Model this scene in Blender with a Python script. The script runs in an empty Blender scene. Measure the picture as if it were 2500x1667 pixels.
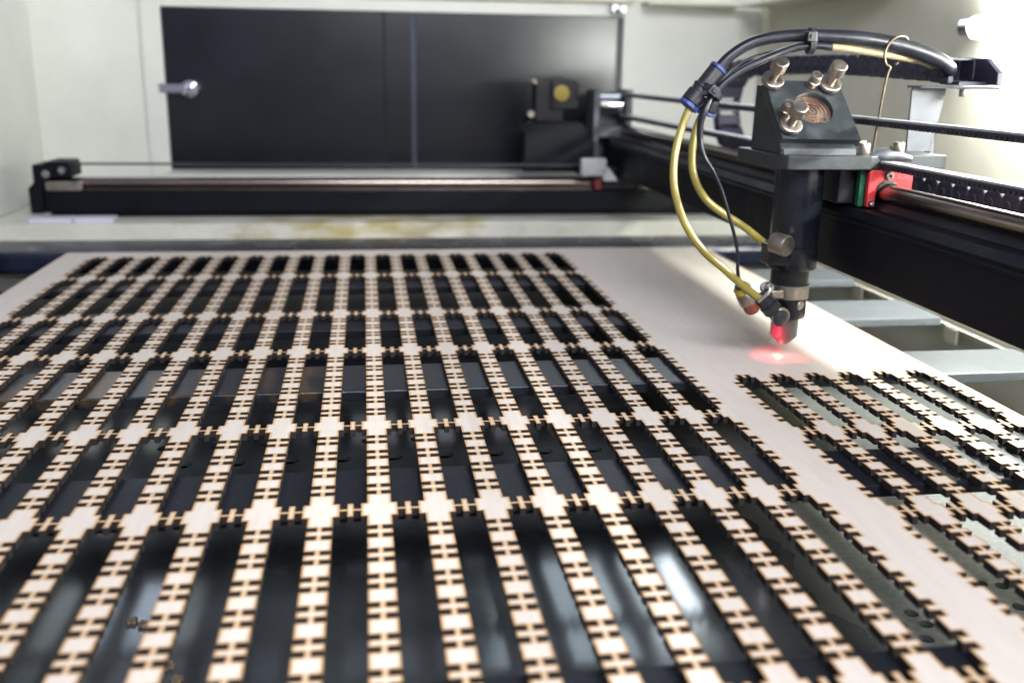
import bpy, bmesh, math, random
from mathutils import Vector, Matrix, Euler
from mathutils.geometry import tessellate_polygon

# ------------------------------------------------------------------ camera, world, light, exposure
# lengths below are written in "cells": 1 cell = 25 mm (the pitch of the cut pattern)
S = 0.025
sc = bpy.context.scene
COL = sc.collection
CAM_P = Vector((-0.1039, -16.2007, 7.4226))
CAM_E = Euler((1.3049, -0.0154, -0.1424), 'XYZ')
cd = bpy.data.cameras.new("camera"); cam = bpy.data.objects.new("camera", cd); COL.objects.link(cam)
cam.location = CAM_P * S; cam.rotation_euler = CAM_E
cd.sensor_width = 36; cd.lens = 2441.45 / 2500 * 36
cd.clip_start = 0.01; cd.clip_end = 50
cd.dof.use_dof = True; cd.dof.focus_distance = 22.0 * S; cd.dof.aperture_fstop = 7.3
sc.camera = cam
sc.view_settings.view_transform = 'Standard'; sc.view_settings.look = 'None'
sc.view_settings.exposure = 0.45; sc.view_settings.gamma = 1.0; sc.view_settings.use_curve_mapping = False

w = bpy.data.worlds.new("World"); sc.world = w; w.use_nodes = True
wb = w.node_tree.nodes["Background"]
wb.inputs[0].default_value = (0.74, 0.79, 1.0, 1); wb.inputs[1].default_value = 0.24

def area_light(name, loc, target, sx, sy, power, color):
    l = bpy.data.lights.new(name, 'AREA'); l.shape = 'RECTANGLE'
    l.size = sx * S; l.size_y = sy * S; l.energy = power; l.color = color
    o = bpy.data.objects.new(name, l); COL.objects.link(o)
    o.location = Vector(loc) * S
    d = (Vector(target) - Vector(loc)).normalized()
    o.rotation_euler = d.to_track_quat('-Z', 'Y').to_euler()
    return o
area_light("room_ceiling_light", (8, -30, 30), (3, 12, 2), 20, 16, 13.5, (0.92, 0.93, 1.0))

# added unseen cool lamps high at the rear, for reflections in the tray
area_light("upper_right_fill", (19.4, 39.0, 16.5), (19.4, 20, 13), 3.4, 11.0, 0.55, (0.86, 0.93, 1.0))
area_light("upper_corner_fill", (12.4, 39.0, 17.4), (12.4, 20, 13), 10.4, 13.0, 0.50, (0.78, 0.90, 1.0))
area_light("upper_left_fill", (-14.6, 39.0, 15.5), (-14.6, 20, 12), 5.4, 9.0, 0.17, (0.66, 0.76, 1.0))

MR = CAM_E.to_matrix()
def at(x, y, ax, val):
    """point of the photograph (2500 px wide) on the plane ax = val, in cells"""
    D = MR @ Vector(((x - 1250) / 2441.45, (833.5 - y) / 2441.45, -1))
    i = 'xyz'.index(ax); t = (val - CAM_P[i]) / D[i]
    return CAM_P + t * D

# ------------------------------------------------------------------ materials
def mat(name, col, rough=0.5, metal=0.0, var=0.12, nscale=20.0, col2=None, bump=0.0, bscale=200.0,
        rvar=0.1, specks=0.0, speck_col=(0.6, 0.58, 0.5), speck_scale=220.0, coat=0.0, stretch=None, trans=0.0, spec=0.5, sspread=0.0):
    m = bpy.data.materials.new(name); m.use_nodes = True
    nt = m.node_tree; N = nt.nodes; L = nt.links
    b = N["Principled BSDF"]
    tc = N.new('ShaderNodeTexCoord'); mp = N.new('ShaderNodeMapping')
    L.new(tc.outputs['Object'], mp.inputs[0])
    if stretch: mp.inputs['Scale'].default_value = stretch
    n = N.new('ShaderNodeTexNoise'); n.inputs['Scale'].default_value = nscale; n.inputs['Detail'].default_value = 6
    n.inputs['Roughness'].default_value = 0.62
    L.new(mp.outputs[0], n.inputs['Vector'])
    r = N.new('ShaderNodeValToRGB'); L.new(n.outputs['Fac'], r.inputs[0])
    c2 = col2 or tuple(c * (1 - var * 2) for c in col)
    c1 = col if col2 else tuple(min(1, c * (1 + var)) for c in col)
    r.color_ramp.elements[0].position = 0.3; r.color_ramp.elements[1].position = 0.7
    r.color_ramp.elements[0].color = (*c2, 1); r.color_ramp.elements[1].color = (*c1, 1)
    out = r.outputs[0]
    mr = N.new('ShaderNodeMapRange'); L.new(n.outputs['Fac'], mr.inputs[0])
    mr.inputs['From Min'].default_value = 0.3; mr.inputs['From Max'].default_value = 0.7
    mr.inputs['To Min'].default_value = max(0.02, rough - rvar); mr.inputs['To Max'].default_value = min(1, rough + rvar)
    rout = mr.outputs[0]
    if specks > 0:
        v = N.new('ShaderNodeTexVoronoi'); v.inputs['Scale'].default_value = speck_scale
        L.new(tc.outputs['Object'], v.inputs['Vector'])
        n2 = N.new('ShaderNodeTexNoise'); n2.inputs['Scale'].default_value = speck_scale * 0.08
        L.new(tc.outputs['Object'], n2.inputs['Vector'])
        a = N.new('ShaderNodeMath'); a.operation = 'MULTIPLY_ADD'; L.new(n2.outputs['Fac'], a.inputs[0])
        a.inputs[1].default_value = specks * 1.6; a.inputs[2].default_value = -specks * 0.5
        lt = N.new('ShaderNodeMath'); lt.operation = 'LESS_THAN'
        L.new(v.outputs['Distance'], lt.inputs[0]); L.new(a.outputs[0], lt.inputs[1])
        mx = N.new('ShaderNodeMix'); mx.data_type = 'RGBA'
        L.new(lt.outputs[0], mx.inputs['Factor']); L.new(out, mx.inputs['A']); mx.inputs['B'].default_value = (*speck_col, 1)
        out = mx.outputs['Result']
        mx2 = N.new('ShaderNodeMix'); mx2.data_type = 'FLOAT'
        L.new(lt.outputs[0], mx2.inputs['Factor']); L.new(rout, mx2.inputs['A']); mx2.inputs['B'].default_value = 0.8
        rout = mx2.outputs[0]
    L.new(out, b.inputs['Base Color']); L.new(rout, b.inputs['Roughness'])
    b.inputs['Metallic'].default_value = metal; b.inputs['Coat Weight'].default_value = coat
    b.inputs['Specular IOR Level'].default_value = spec
    if trans: b.inputs['Transmission Weight'].default_value = trans
    if bump > 0:
        nb = N.new('ShaderNodeTexNoise'); nb.inputs['Scale'].default_value = bscale; nb.inputs['Detail'].default_value = 4
        L.new(mp.outputs[0], nb.inputs['Vector'])
        bp = N.new('ShaderNodeBump'); bp.inputs['Strength'].default_value = bump; bp.inputs['Distance'].default_value = 0.0006
        L.new(nb.outputs['Fac'], bp.inputs['Height']); L.new(bp.outputs[0], b.inputs['Normal'])
    return m

def emit(name, col, strength):
    m = bpy.data.materials.new(name); m.use_nodes = True
    b = m.node_tree.nodes["Principled BSDF"]
    b.inputs['Base Color'].default_value = (0.8, 0.8, 0.8, 1)
    b.inputs['Emission Color'].default_value = (*col, 1); b.inputs['Emission Strength'].default_value = strength
    return m

M = {}
M['cream'] = mat('cream_paint', (0.70, 0.71, 0.64), 0.42, var=0.05, nscale=9, bump=0.15, bscale=500, specks=0.05, speck_col=(0.3, 0.28, 0.2), speck_scale=90)
M['cream2'] = mat('darker_cream_paint', (0.58, 0.55, 0.44), 0.5, var=0.05, nscale=14, bump=0.15, bscale=400)  # darker, yellower cream than the rear wall
M['black_door'] = mat('black_gloss_sheet', (0.006, 0.008, 0.012), 0.24, var=0.15, nscale=14, rvar=0.015, bump=0.05, bscale=60, specks=0.05, speck_col=(0.05, 0.05, 0.05), speck_scale=120)
M['black_ano'] = mat('black_anodised', (0.008, 0.008, 0.012), 0.42, spec=0.3, var=0.2, nscale=30, bump=0.1, bscale=900, specks=0.10, speck_col=(0.22, 0.21, 0.2), speck_scale=420)
M['beam'] = mat('black_beam_coat', (0.002, 0.003, 0.007), 0.5, spec=0.18, var=0.3, nscale=30, bump=0.15, bscale=700, specks=0.10, speck_col=(0.18, 0.15, 0.15), speck_scale=430)
M['plate'] = mat('dusty_black_plate', (0.024, 0.030, 0.034), 0.45, var=0.3, nscale=90, rvar=0.1, bump=0.1, bscale=700, specks=0.12, speck_col=(0.3, 0.3, 0.27), speck_scale=500)
M['gloss_black'] = mat('gloss_black_tube', (0.006, 0.008, 0.012), 0.24, spec=0.4, var=0.2, nscale=50, rvar=0.06, specks=0.08, speck_col=(0.15, 0.15, 0.17), speck_scale=420)
M['bar'] = mat('black_slat', (0.010, 0.011, 0.015), 0.45, metal=0.12, spec=0.18, var=0.2, nscale=25, rvar=0.05, bump=0.3, bscale=420, specks=0.13, speck_col=(0.16, 0.16, 0.18), speck_scale=480, col2=(0.010, 0.011, 0.016))  # pale specks on both slat materials paint sparkle into the colour
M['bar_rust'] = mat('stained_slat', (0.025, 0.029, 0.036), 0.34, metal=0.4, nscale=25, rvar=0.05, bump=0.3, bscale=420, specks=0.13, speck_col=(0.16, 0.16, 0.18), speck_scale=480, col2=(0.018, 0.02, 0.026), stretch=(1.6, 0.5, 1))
M['tray'] = mat('grey_gloss_tray', (0.125, 0.14, 0.148), 0.13, metal=0.5, var=0.2, nscale=10, rvar=0.02, spec=0.9, bump=0.06, bscale=30, specks=0.03, speck_col=(0.2, 0.22, 0.25), speck_scale=260)
M['tube_rail'] = mat('navy_gloss_frame', (0.010, 0.013, 0.032), 0.3, spec=0.35, var=0.3, nscale=40, rvar=0.08, bump=0.7, bscale=70, specks=0.05, speck_col=(0.1, 0.1, 0.12), speck_scale=300)
M['steel'] = mat('steel', (0.55, 0.54, 0.52), 0.28, metal=1, var=0.1, nscale=60, rvar=0.1, bump=0.1, bscale=800)
M['nickel'] = mat('warm_nickel', (0.42, 0.37, 0.32), 0.36, metal=1, var=0.14, nscale=120, rvar=0.1, bump=0.2, bscale=900)
M['chrome'] = mat('chrome', (0.75, 0.75, 0.78), 0.12, metal=1, var=0.05)
M['shaft'] = mat('oiled_shaft', (0.30, 0.24, 0.21), 0.25, metal=1, var=0.05, nscale=12, rvar=0.02)
M['copper'] = mat('copper_heat_sink', (0.62, 0.48, 0.40), 0.28, metal=1, var=0.2, nscale=80, rvar=0.1)
M['gold'] = mat('gold_mirror', (0.36, 0.27, 0.05), 0.5, metal=0.2, var=0.15)
M['alu'] = mat('grey_aluminium', (0.10, 0.105, 0.12), 0.45, metal=0.3, var=0.12, nscale=60, bump=0.1, bscale=600, specks=0.08, speck_col=(0.5, 0.5, 0.5), speck_scale=400)
M['strip'] = mat('dull_edge_trim', (0.06, 0.07, 0.09), 0.4, var=0.1)
M['dull_red'] = mat('dull_red_plastic', (0.16, 0.015, 0.02), 0.5, var=0.15)
M['red'] = mat('red_plastic', (0.55, 0.035, 0.04), 0.42, var=0.15, nscale=60, specks=0.08, speck_col=(0.5, 0.3, 0.28), speck_scale=450)
M['green'] = mat('green_plastic', (0.01, 0.09, 0.05), 0.4, var=0.2)
M['blue'] = mat('blue_plastic_ring', (0.035, 0.06, 0.22), 0.4, var=0.2)
M['rubber'] = mat('black_rubber_hose', (0.010, 0.011, 0.018), 0.36, spec=0.35, var=0.2, nscale=60, specks=0.11, speck_col=(0.3, 0.3, 0.28), speck_scale=420)
M['blackpl'] = mat('black_plastic', (0.016, 0.017, 0.023), 0.45, var=0.2, nscale=60, specks=0.11, speck_col=(0.25, 0.25, 0.23), speck_scale=420)
M['chain'] = mat('chain_plastic', (0.026, 0.024, 0.045), 0.5, var=0.15, nscale=60)
M['belt'] = mat('belt_rubber', (0.030, 0.028, 0.042), 0.55, var=0.2, nscale=60)
M['belt_top'] = mat('pale_belt_back', (0.42, 0.43, 0.44), 0.5, var=0.15, nscale=60)  # paler grey for the upper face of the belts and the clamp
M['tan'] = mat('tan_hose', (0.33, 0.26, 0.14), 0.4, var=0.25, nscale=50)
M['brass_wire'] = mat('brass_wire', (0.13, 0.105, 0.07), 0.42, metal=1, var=0.3, nscale=90)
M['yellow_tape'] = mat('yellow_tape', (0.42, 0.32, 0.03), 0.45, var=0.2)
M['brown_tip'] = mat('red_brown_lens_barrel', (0.22, 0.05, 0.03), 0.4, var=0.3)
M['white_enamel'] = mat('white_enamel', (0.75, 0.76, 0.74), 0.35, var=0.03)
M['packing'] = mat('pale_packing', (0.62, 0.62, 0.70), 0.5, var=0.05)
M['dark'] = mat('dark_void', (0.006, 0.006, 0.007), 0.8, var=0.1)
M['felt'] = mat('greasy_dust', (0.09, 0.085, 0.08), 0.9, var=0.4, nscale=150, bump=1.0, bscale=500)
M['lamp'] = emit('fluorescent_glow', (0.96, 1.0, 0.98), 120.0)

def rust_left():
    m = M['bar_rust']; nt = m.node_tree; N = nt.nodes; L = nt.links; b = N["Principled BSDF"]
    src = b.inputs['Base Color'].links[0].from_socket
    tc = N.new('ShaderNodeTexCoord'); mp = N.new('ShaderNodeMapping'); mp.inputs['Scale'].default_value = (1, .35, 1)
    n = N.new('ShaderNodeTexNoise'); n.inputs['Scale'].default_value = 55; n.inputs['Detail'].default_value = 3
    L.new(tc.outputs['Object'], mp.inputs[0]); L.new(mp.outputs[0], n.inputs['Vector'])
    sx = N.new('ShaderNodeSeparateXYZ'); L.new(tc.outputs['Object'], sx.inputs[0])
    mr = N.new('ShaderNodeMapRange'); L.new(sx.outputs[0], mr.inputs[0]); mr.inputs['From Min'].default_value = -.05; mr.inputs['From Max'].default_value = .05
    mr.inputs['To Min'].default_value = 0; mr.inputs['To Max'].default_value = -.4
    a = N.new('ShaderNodeMath'); a.operation = 'ADD'; L.new(n.outputs['Fac'], a.inputs[0]); L.new(mr.outputs[0], a.inputs[1])
    r = N.new('ShaderNodeValToRGB'); L.new(a.outputs[0], r.inputs[0]); r.color_ramp.elements[0].position = .5; r.color_ramp.elements[1].position = .62
    r.color_ramp.elements[0].color = (0, 0, 0, 1); r.color_ramp.elements[1].color = (1, 1, 1, 1)
    mx = N.new('ShaderNodeMix'); mx.data_type = 'RGBA'; L.new(r.outputs[0], mx.inputs['Factor']); L.new(src, mx.inputs['A']); mx.inputs['B'].default_value = (.09, .06, .035, 1)
    L.new(mx.outputs['Result'], b.inputs['Base Color'])
rust_left()
def lit_ends(m):
    # the bright wall's reflection painted into the slat ends clear of the work
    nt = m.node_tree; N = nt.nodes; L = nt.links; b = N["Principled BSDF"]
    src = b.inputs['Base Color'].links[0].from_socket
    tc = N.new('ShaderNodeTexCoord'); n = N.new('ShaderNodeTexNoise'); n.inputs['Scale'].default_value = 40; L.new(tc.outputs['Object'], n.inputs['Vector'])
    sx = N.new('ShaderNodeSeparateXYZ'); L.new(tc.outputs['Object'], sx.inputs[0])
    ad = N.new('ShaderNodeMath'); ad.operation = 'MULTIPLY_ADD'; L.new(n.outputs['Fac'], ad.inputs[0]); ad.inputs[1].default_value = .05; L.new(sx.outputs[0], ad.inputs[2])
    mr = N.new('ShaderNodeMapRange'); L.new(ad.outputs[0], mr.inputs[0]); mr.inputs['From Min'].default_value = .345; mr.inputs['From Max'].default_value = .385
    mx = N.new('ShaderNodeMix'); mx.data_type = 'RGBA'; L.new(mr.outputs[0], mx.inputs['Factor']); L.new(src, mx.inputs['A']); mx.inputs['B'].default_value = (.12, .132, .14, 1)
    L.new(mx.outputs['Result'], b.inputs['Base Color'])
lit_ends(M['bar']); lit_ends(M['bar_rust'])
# yellow translucent hose
m = mat('yellow_hose', (0.30, 0.245, 0.055), 0.22, var=0.12, nscale=30, rvar=0.05, specks=0.04, speck_col=(0.3, 0.22, 0.1), speck_scale=300)
m.node_tree.nodes["Principled BSDF"].inputs['Subsurface Weight'].default_value = 0.25
m.node_tree.nodes["Principled BSDF"].inputs['Subsurface Radius'].default_value = (0.004, 0.003, 0.001)
M['hose'] = m
# ledge paint with a yellow smoke stain
def stained():
    m = mat('stained_cream_paint', (0.66, 0.65, 0.57), 0.45, var=0.06, nscale=20, bump=0.2, bscale=300)
    nt = m.node_tree; N = nt.nodes; L = nt.links; b = N["Principled BSDF"]
    src = b.inputs['Base Color'].links[0].from_socket
    tc = N.new('ShaderNodeTexCoord')
    n = N.new('ShaderNodeTexNoise'); n.inputs['Scale'].default_value = 26; n.inputs['Detail'].default_value = 8
    mp = N.new('ShaderNodeMapping'); mp.inputs['Scale'].default_value = (1, 1, 2.4)
    L.new(tc.outputs['Object'], mp.inputs[0]); L.new(mp.outputs[0], n.inputs['Vector'])
    sx = N.new('ShaderNodeSeparateXYZ'); L.new(tc.outputs['Object'], sx.inputs[0])
    a = N.new('ShaderNodeMath'); a.operation = 'ADD'; a.inputs[1].default_value = 0.045; L.new(sx.outputs[0], a.inputs[0])
    ab = N.new('ShaderNodeMath'); ab.operation = 'ABSOLUTE'; L.new(a.outputs[0], ab.inputs[0])
    mr = N.new('ShaderNodeMapRange'); L.new(ab.outputs[0], mr.inputs[0])
    mr.inputs['From Min'].default_value = 0.0; mr.inputs['From Max'].default_value = 0.26
    mr.inputs['To Min'].default_value = 0.22; mr.inputs['To Max'].default_value = -0.12
    s = N.new('ShaderNodeMath'); s.operation = 'ADD'; L.new(n.outputs['Fac'], s.inputs[0]); L.new(mr.outputs[0], s.inputs[1])
    r = N.new('ShaderNodeValToRGB'); L.new(s.outputs[0], r.inputs[0])
    r.color_ramp.elements[0].position = 0.5; r.color_ramp.elements[1].position = 0.78
    r.color_ramp.elements[0].color = (0, 0, 0, 1); r.color_ramp.elements[1].color = (1, 1, 1, 1)
    mx = N.new('ShaderNodeMix'); mx.data_type = 'RGBA'
    L.new(r.outputs[0], mx.inputs['Factor']); L.new(src, mx.inputs['A']); mx.inputs['B'].default_value = (0.40, 0.33, 0.15, 1)
    L.new(mx.outputs['Result'], b.inputs['Base Color'])
    return m
M['stain'] = stained()
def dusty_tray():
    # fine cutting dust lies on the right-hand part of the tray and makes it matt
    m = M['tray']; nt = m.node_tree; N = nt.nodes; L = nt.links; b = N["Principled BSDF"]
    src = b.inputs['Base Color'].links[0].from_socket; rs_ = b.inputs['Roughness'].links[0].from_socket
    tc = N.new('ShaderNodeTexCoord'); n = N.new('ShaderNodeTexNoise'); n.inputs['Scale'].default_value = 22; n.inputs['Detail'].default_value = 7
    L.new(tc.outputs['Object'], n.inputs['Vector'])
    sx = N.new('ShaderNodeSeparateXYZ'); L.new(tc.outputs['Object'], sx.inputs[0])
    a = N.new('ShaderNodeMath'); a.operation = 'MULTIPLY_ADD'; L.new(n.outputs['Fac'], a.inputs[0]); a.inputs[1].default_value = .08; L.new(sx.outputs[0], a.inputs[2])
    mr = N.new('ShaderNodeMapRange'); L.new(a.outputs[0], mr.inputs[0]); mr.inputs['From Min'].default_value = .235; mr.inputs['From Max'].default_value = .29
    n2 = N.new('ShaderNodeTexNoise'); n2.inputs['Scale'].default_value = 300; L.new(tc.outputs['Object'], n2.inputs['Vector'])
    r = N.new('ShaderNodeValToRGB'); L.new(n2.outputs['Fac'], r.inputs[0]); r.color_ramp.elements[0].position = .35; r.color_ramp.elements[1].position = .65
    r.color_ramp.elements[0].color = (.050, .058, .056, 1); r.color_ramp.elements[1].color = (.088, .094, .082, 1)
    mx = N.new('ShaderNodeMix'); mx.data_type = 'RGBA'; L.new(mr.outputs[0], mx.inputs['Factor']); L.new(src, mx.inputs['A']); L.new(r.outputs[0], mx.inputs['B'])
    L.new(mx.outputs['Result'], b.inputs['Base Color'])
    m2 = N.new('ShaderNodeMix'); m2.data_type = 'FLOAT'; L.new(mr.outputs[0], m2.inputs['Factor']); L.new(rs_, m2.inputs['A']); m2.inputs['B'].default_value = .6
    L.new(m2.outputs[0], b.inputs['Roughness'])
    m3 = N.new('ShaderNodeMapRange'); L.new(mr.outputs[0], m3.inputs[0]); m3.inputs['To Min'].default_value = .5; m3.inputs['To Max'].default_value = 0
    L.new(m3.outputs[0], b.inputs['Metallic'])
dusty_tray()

def plywood():
    m = bpy.data.materials.new('birch_plywood'); m.use_nodes = True
    nt = m.node_tree; N = nt.nodes; L = nt.links; b = N["Principled BSDF"]
    tc = N.new('ShaderNodeTexCoord')
    mp = N.new('ShaderNodeMapping'); mp.inputs['Scale'].default_value = (60, 5, 60); L.new(tc.outputs['Object'], mp.inputs[0])
    n = N.new('ShaderNodeTexNoise'); n.inputs['Scale'].default_value = 5; n.inputs['Detail'].default_value = 7; L.new(mp.outputs[0], n.inputs['Vector'])
    r = N.new('ShaderNodeValToRGB'); L.new(n.outputs['Fac'], r.inputs[0])
    r.color_ramp.elements[0].position = 0.3; r.color_ramp.elements[0].color = (0.61, 0.54, 0.47, 1)
    r.color_ramp.elements[1].position = 0.75; r.color_ramp.elements[1].color = (0.67, 0.60, 0.53, 1)
    n3 = N.new('ShaderNodeTexNoise'); n3.inputs['Scale'].default_value = 9; n3.inputs['Detail'].default_value = 3; L.new(tc.outputs['Object'], n3.inputs['Vector'])
    mm = N.new('ShaderNodeMapRange'); L.new(n3.outputs['Fac'], mm.inputs[0]); mm.inputs['To Min'].default_value = 0.92; mm.inputs['To Max'].default_value = 1.06
    mu = N.new('ShaderNodeMix'); mu.data_type = 'RGBA'; mu.blend_type = 'MULTIPLY'; mu.inputs['Factor'].default_value = 1
    L.new(r.outputs[0], mu.inputs['A']); L.new(mm.outputs[0], mu.inputs['B'])
    # scorch attribute: 1 at every cut edge, 0 away from it
    at_ = N.new('ShaderNodeAttribute'); at_.attribute_name = 'scorch'
    n2 = N.new('ShaderNodeTexNoise'); n2.inputs['Scale'].default_value = 260; L.new(tc.outputs['Object'], n2.inputs['Vector'])
    ad = N.new('ShaderNodeMath'); ad.operation = 'MULTIPLY_ADD'; L.new(n2.outputs['Fac'], ad.inputs[0]); ad.inputs[1].default_value = 0.8; ad.inputs[2].default_value = 0.6
    s = N.new('ShaderNodeMath'); s.operation = 'MULTIPLY'; L.new(at_.outputs['Fac'], s.inputs[0]); L.new(ad.outputs[0], s.inputs[1])
    rs = N.new('ShaderNodeValToRGB'); L.new(s.outputs[0], rs.inputs[0])
    rs.color_ramp.elements[0].position = 0.05; rs.color_ramp.elements[0].color = (0, 0, 0, 1)
    rs.color_ramp.elements[1].position = 0.5; rs.color_ramp.elements[1].color = (1, 1, 1, 1)
    rc = N.new('ShaderNodeValToRGB'); L.new(s.outputs[0], rc.inputs[0])
    rc.color_ramp.elements[0].position = 0.3; rc.color_ramp.elements[0].color = (0.58, 0.41, 0.24, 1)
    rc.color_ramp.elements[1].position = 1.05; rc.color_ramp.elements[1].color = (0.40, 0.225, 0.10, 1)
    mx = N.new('ShaderNodeMix'); mx.data_type = 'RGBA'
    L.new(rs.outputs[0], mx.inputs['Factor']); L.new(mu.outputs['Result'], mx.inputs['A']); L.new(rc.outputs[0], mx.inputs['B'])
    L.new(mx.outputs['Result'], b.inputs['Base Color'])
    b.inputs['Roughness'].default_value = 0.55
    bp = N.new('ShaderNodeBump'); bp.inputs['Strength'].default_value = 0.12; bp.inputs['Distance'].default_value = 0.0003
    L.new(n.outputs['Fac'], bp.inputs['Height']); L.new(bp.outputs[0], b.inputs['Normal'])
    return m
M['ply'] = plywood()
M['chipm'] = mat('scorched_offcut', (0.30, 0.22, 0.14), 0.7, var=0.4, nscale=200)
M['char'] = mat('charred_edge', (0.022, 0.015, 0.012), 0.8, var=0.3, nscale=150, col2=(0.009, 0.006, 0.006))

# ------------------------------------------------------------------ object helpers
def tag(o, label=None, cat=None, group=None, kind=None):
    if label: o['label'] = label
    if cat: o['category'] = cat
    if group: o['group'] = group
    if kind: o['kind'] = kind
    return o
def thing(name, loc, label, cat, group=None):
    o = bpy.data.objects.new(name, None); COL.objects.link(o); o.location = Vector(loc) * S
    o.empty_display_size = 0.01
    return tag(o, label, cat, group)

class MB:
    """collects shapes given in cells (world coordinates) into one mesh"""
    def __init__(self): self.bm = bmesh.new()
    def _add(self, verts, faces, smooth=False, mi=0):
        vs = [self.bm.verts.new(v) for v in verts]
        for f in faces:
            try:
                fc = self.bm.faces.new([vs[i] for i in f]); fc.smooth = smooth; fc.material_index = mi
            except ValueError: pass
        return vs
    def box(self, a, b, mi=0, bev=0.0):
        (x0, y0, z0), (x1, y1, z1) = a, b
        x0, x1 = min(x0, x1), max(x0, x1); y0, y1 = min(y0, y1), max(y0, y1); z0, z1 = min(z0, z1), max(z0, z1)
        t = bmesh.new()
        bmesh.ops.create_cube(t, size=1.0)
        for v in t.verts:
            v.co = Vector(((x0 + x1) / 2 + v.co.x * (x1 - x0), (y0 + y1) / 2 + v.co.y * (y1 - y0), (z0 + z1) / 2 + v.co.z * (z1 - z0)))
        if bev: bmesh.ops.bevel(t, geom=t.edges[:], offset=bev, segments=2, affect='EDGES', profile=0.5)
        self._merge(t, mi); return self
    def _merge(self, t, mi=0, smooth=None):
        mp = {}
        for v in t.verts: mp[v] = self.bm.verts.new(v.co)
        for f in t.faces:
            n = self.bm.faces.new([mp[v] for v in f.verts]); n.material_index = mi; n.smooth = f.smooth if smooth is None else smooth
        t.free()
    def prism(self, poly, ax, a, b, mi=0, bev=0.0):
        """polygon given in the two other axes, extruded along ax from a to b"""
        t = bmesh.new(); i = 'xyz'.index(ax)
        def P(p, h):
            q = list(p); q.insert(i, h); return Vector(q)
        va = [t.verts.new(P(p, a)) for p in poly]; vb = [t.verts.new(P(p, b)) for p in poly]
        t.faces.new(va); t.faces.new(vb[::-1]); n = len(poly)
        for k in range(n): t.faces.new((va[k], vb[k], vb[(k + 1) % n], va[(k + 1) % n]))
        bmesh.ops.recalc_face_normals(t, faces=t.faces[:])
        if bev: bmesh.ops.bevel(t, geom=t.edges[:], offset=bev, segments=2, affect='EDGES', profile=0.5)
        self._merge(t, mi); return self
    def lathe(self, prof, p0, axis, seg=32, mi=0, flat_ends=True):
        """prof: list of (radius, height) along axis from p0"""
        d = Vector(axis).normalized(); u = d.orthogonal().normalized(); v = d.cross(u)
        p0 = Vector(p0); rings = []
        for k, (r, h) in enumerate(prof):
            rings.append([self.bm.verts.new(p0 + d * h + (u * math.cos(t) + v * math.sin(t)) * max(r, 1e-4)) for t in [2 * math.pi * j / seg for j in range(seg)]])
        for k in range(len(rings) - 1):
            sm = True
            for j in range(seg):
                f = self.bm.faces.new((rings[k][j], rings[k][(j + 1) % seg], rings[k + 1][(j + 1) % seg], rings[k + 1][j])); f.smooth = sm; f.material_index = mi
        f = self.bm.faces.new(rings[0][::-1]); f.material_index = mi
        f = self.bm.faces.new(rings[-1]); f.material_index = mi
        return self
    def cyl(self, p0, p1, r, seg=32, mi=0, ch=0.0):
        p0, p1 = Vector(p0), Vector(p1); h = (p1 - p0).length
        c = ch or min(r, h) * 0.08
        return self.lathe([(r - c, 0), (r, c), (r, h - c), (r - c, h)], p0, p1 - p0, seg, mi)
    def tube(self, pts, r, seg=14, mi=0, sub=8, rads=None, sy=1.0):
        P = [Vector(p) for p in pts]
        C = []; R = []
        rr = rads or [r] * len(P)
        for k in range(len(P) - 1):
            p0 = P[max(k - 1, 0)]; p1 = P[k]; p2 = P[k + 1]; p3 = P[min(k + 2, len(P) - 1)]
            for j in range(sub):
                t = j / sub
                C.append(0.5 * ((2 * p1) + (p2 - p0) * t + (2 * p0 - 5 * p1 + 4 * p2 - p3) * t * t + (3 * p1 - p0 - 3 * p2 + p3) * t ** 3))
                R.append(rr[k] * (1 - t) + rr[k + 1] * t)
        C.append(P[-1]); R.append(rr[-1])
        T = [(C[min(k + 1, len(C) - 1)] - C[max(k - 1, 0)]).normalized() for k in range(len(C))]
        n = T[0].orthogonal().normalized(); rings = []
        for k in range(len(C)):
            n = (n - T[k] * n.dot(T[k])).normalized(); b = T[k].cross(n)
            rings.append([self.bm.verts.new(C[k] + (n * math.cos(a) + b * math.sin(a) * sy) * R[k]) for a in [2 * math.pi * j / seg for j in range(seg)]])
        for k in range(len(rings) - 1):
            for j in range(seg):
                f = self.bm.faces.new((rings[k][j], rings[k][(j + 1) % seg], rings[k + 1][(j + 1) % seg], rings[k + 1][j])); f.smooth = True; f.material_index = mi
        self.bm.faces.new(rings[0][::-1]).material_index = mi; self.bm.faces.new(rings[-1]).material_index = mi
        return self
    def xform(self, mtx):
        self.bm.transform(mtx); return self
    def build(self, name, mats, parent=None, origin=None, auto=True):
        if not isinstance(mats, (list, tuple)): mats = [mats]
        bm = self.bm
        bmesh.ops.recalc_face_normals(bm, faces=bm.faces[:])
        if origin is None:
            if parent is not None:
                origin = parent_origin(parent)
            else:
                xs = [v.co for v in bm.verts]
                origin = Vector(((min(v.x for v in xs) + max(v.x for v in xs)) / 2, (min(v.y for v in xs) + max(v.y for v in xs)) / 2, min(v.z for v in xs)))
        origin = Vector(origin)
        for v in bm.verts: v.co = (v.co - origin) * S
        if auto:
            for e in bm.edges:
                if len(e.link_faces) == 2 and e.calc_face_angle(0) > math.radians(38): e.smooth = False
        me = bpy.data.meshes.new(name); bm.to_mesh(me); bm.free()
        for mm in mats: me.materials.append(mm)
        o = bpy.data.objects.new(name, me); COL.objects.link(o)
        if parent is not None:
            o.parent = parent; o.location = (origin - parent_origin(parent)) * S
        else: o.location = origin * S
        return o
def parent_origin(p):
    v = Vector((0, 0, 0))
    while p is not None:
        v += p.location; p = p.parent
    return v / S
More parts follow.
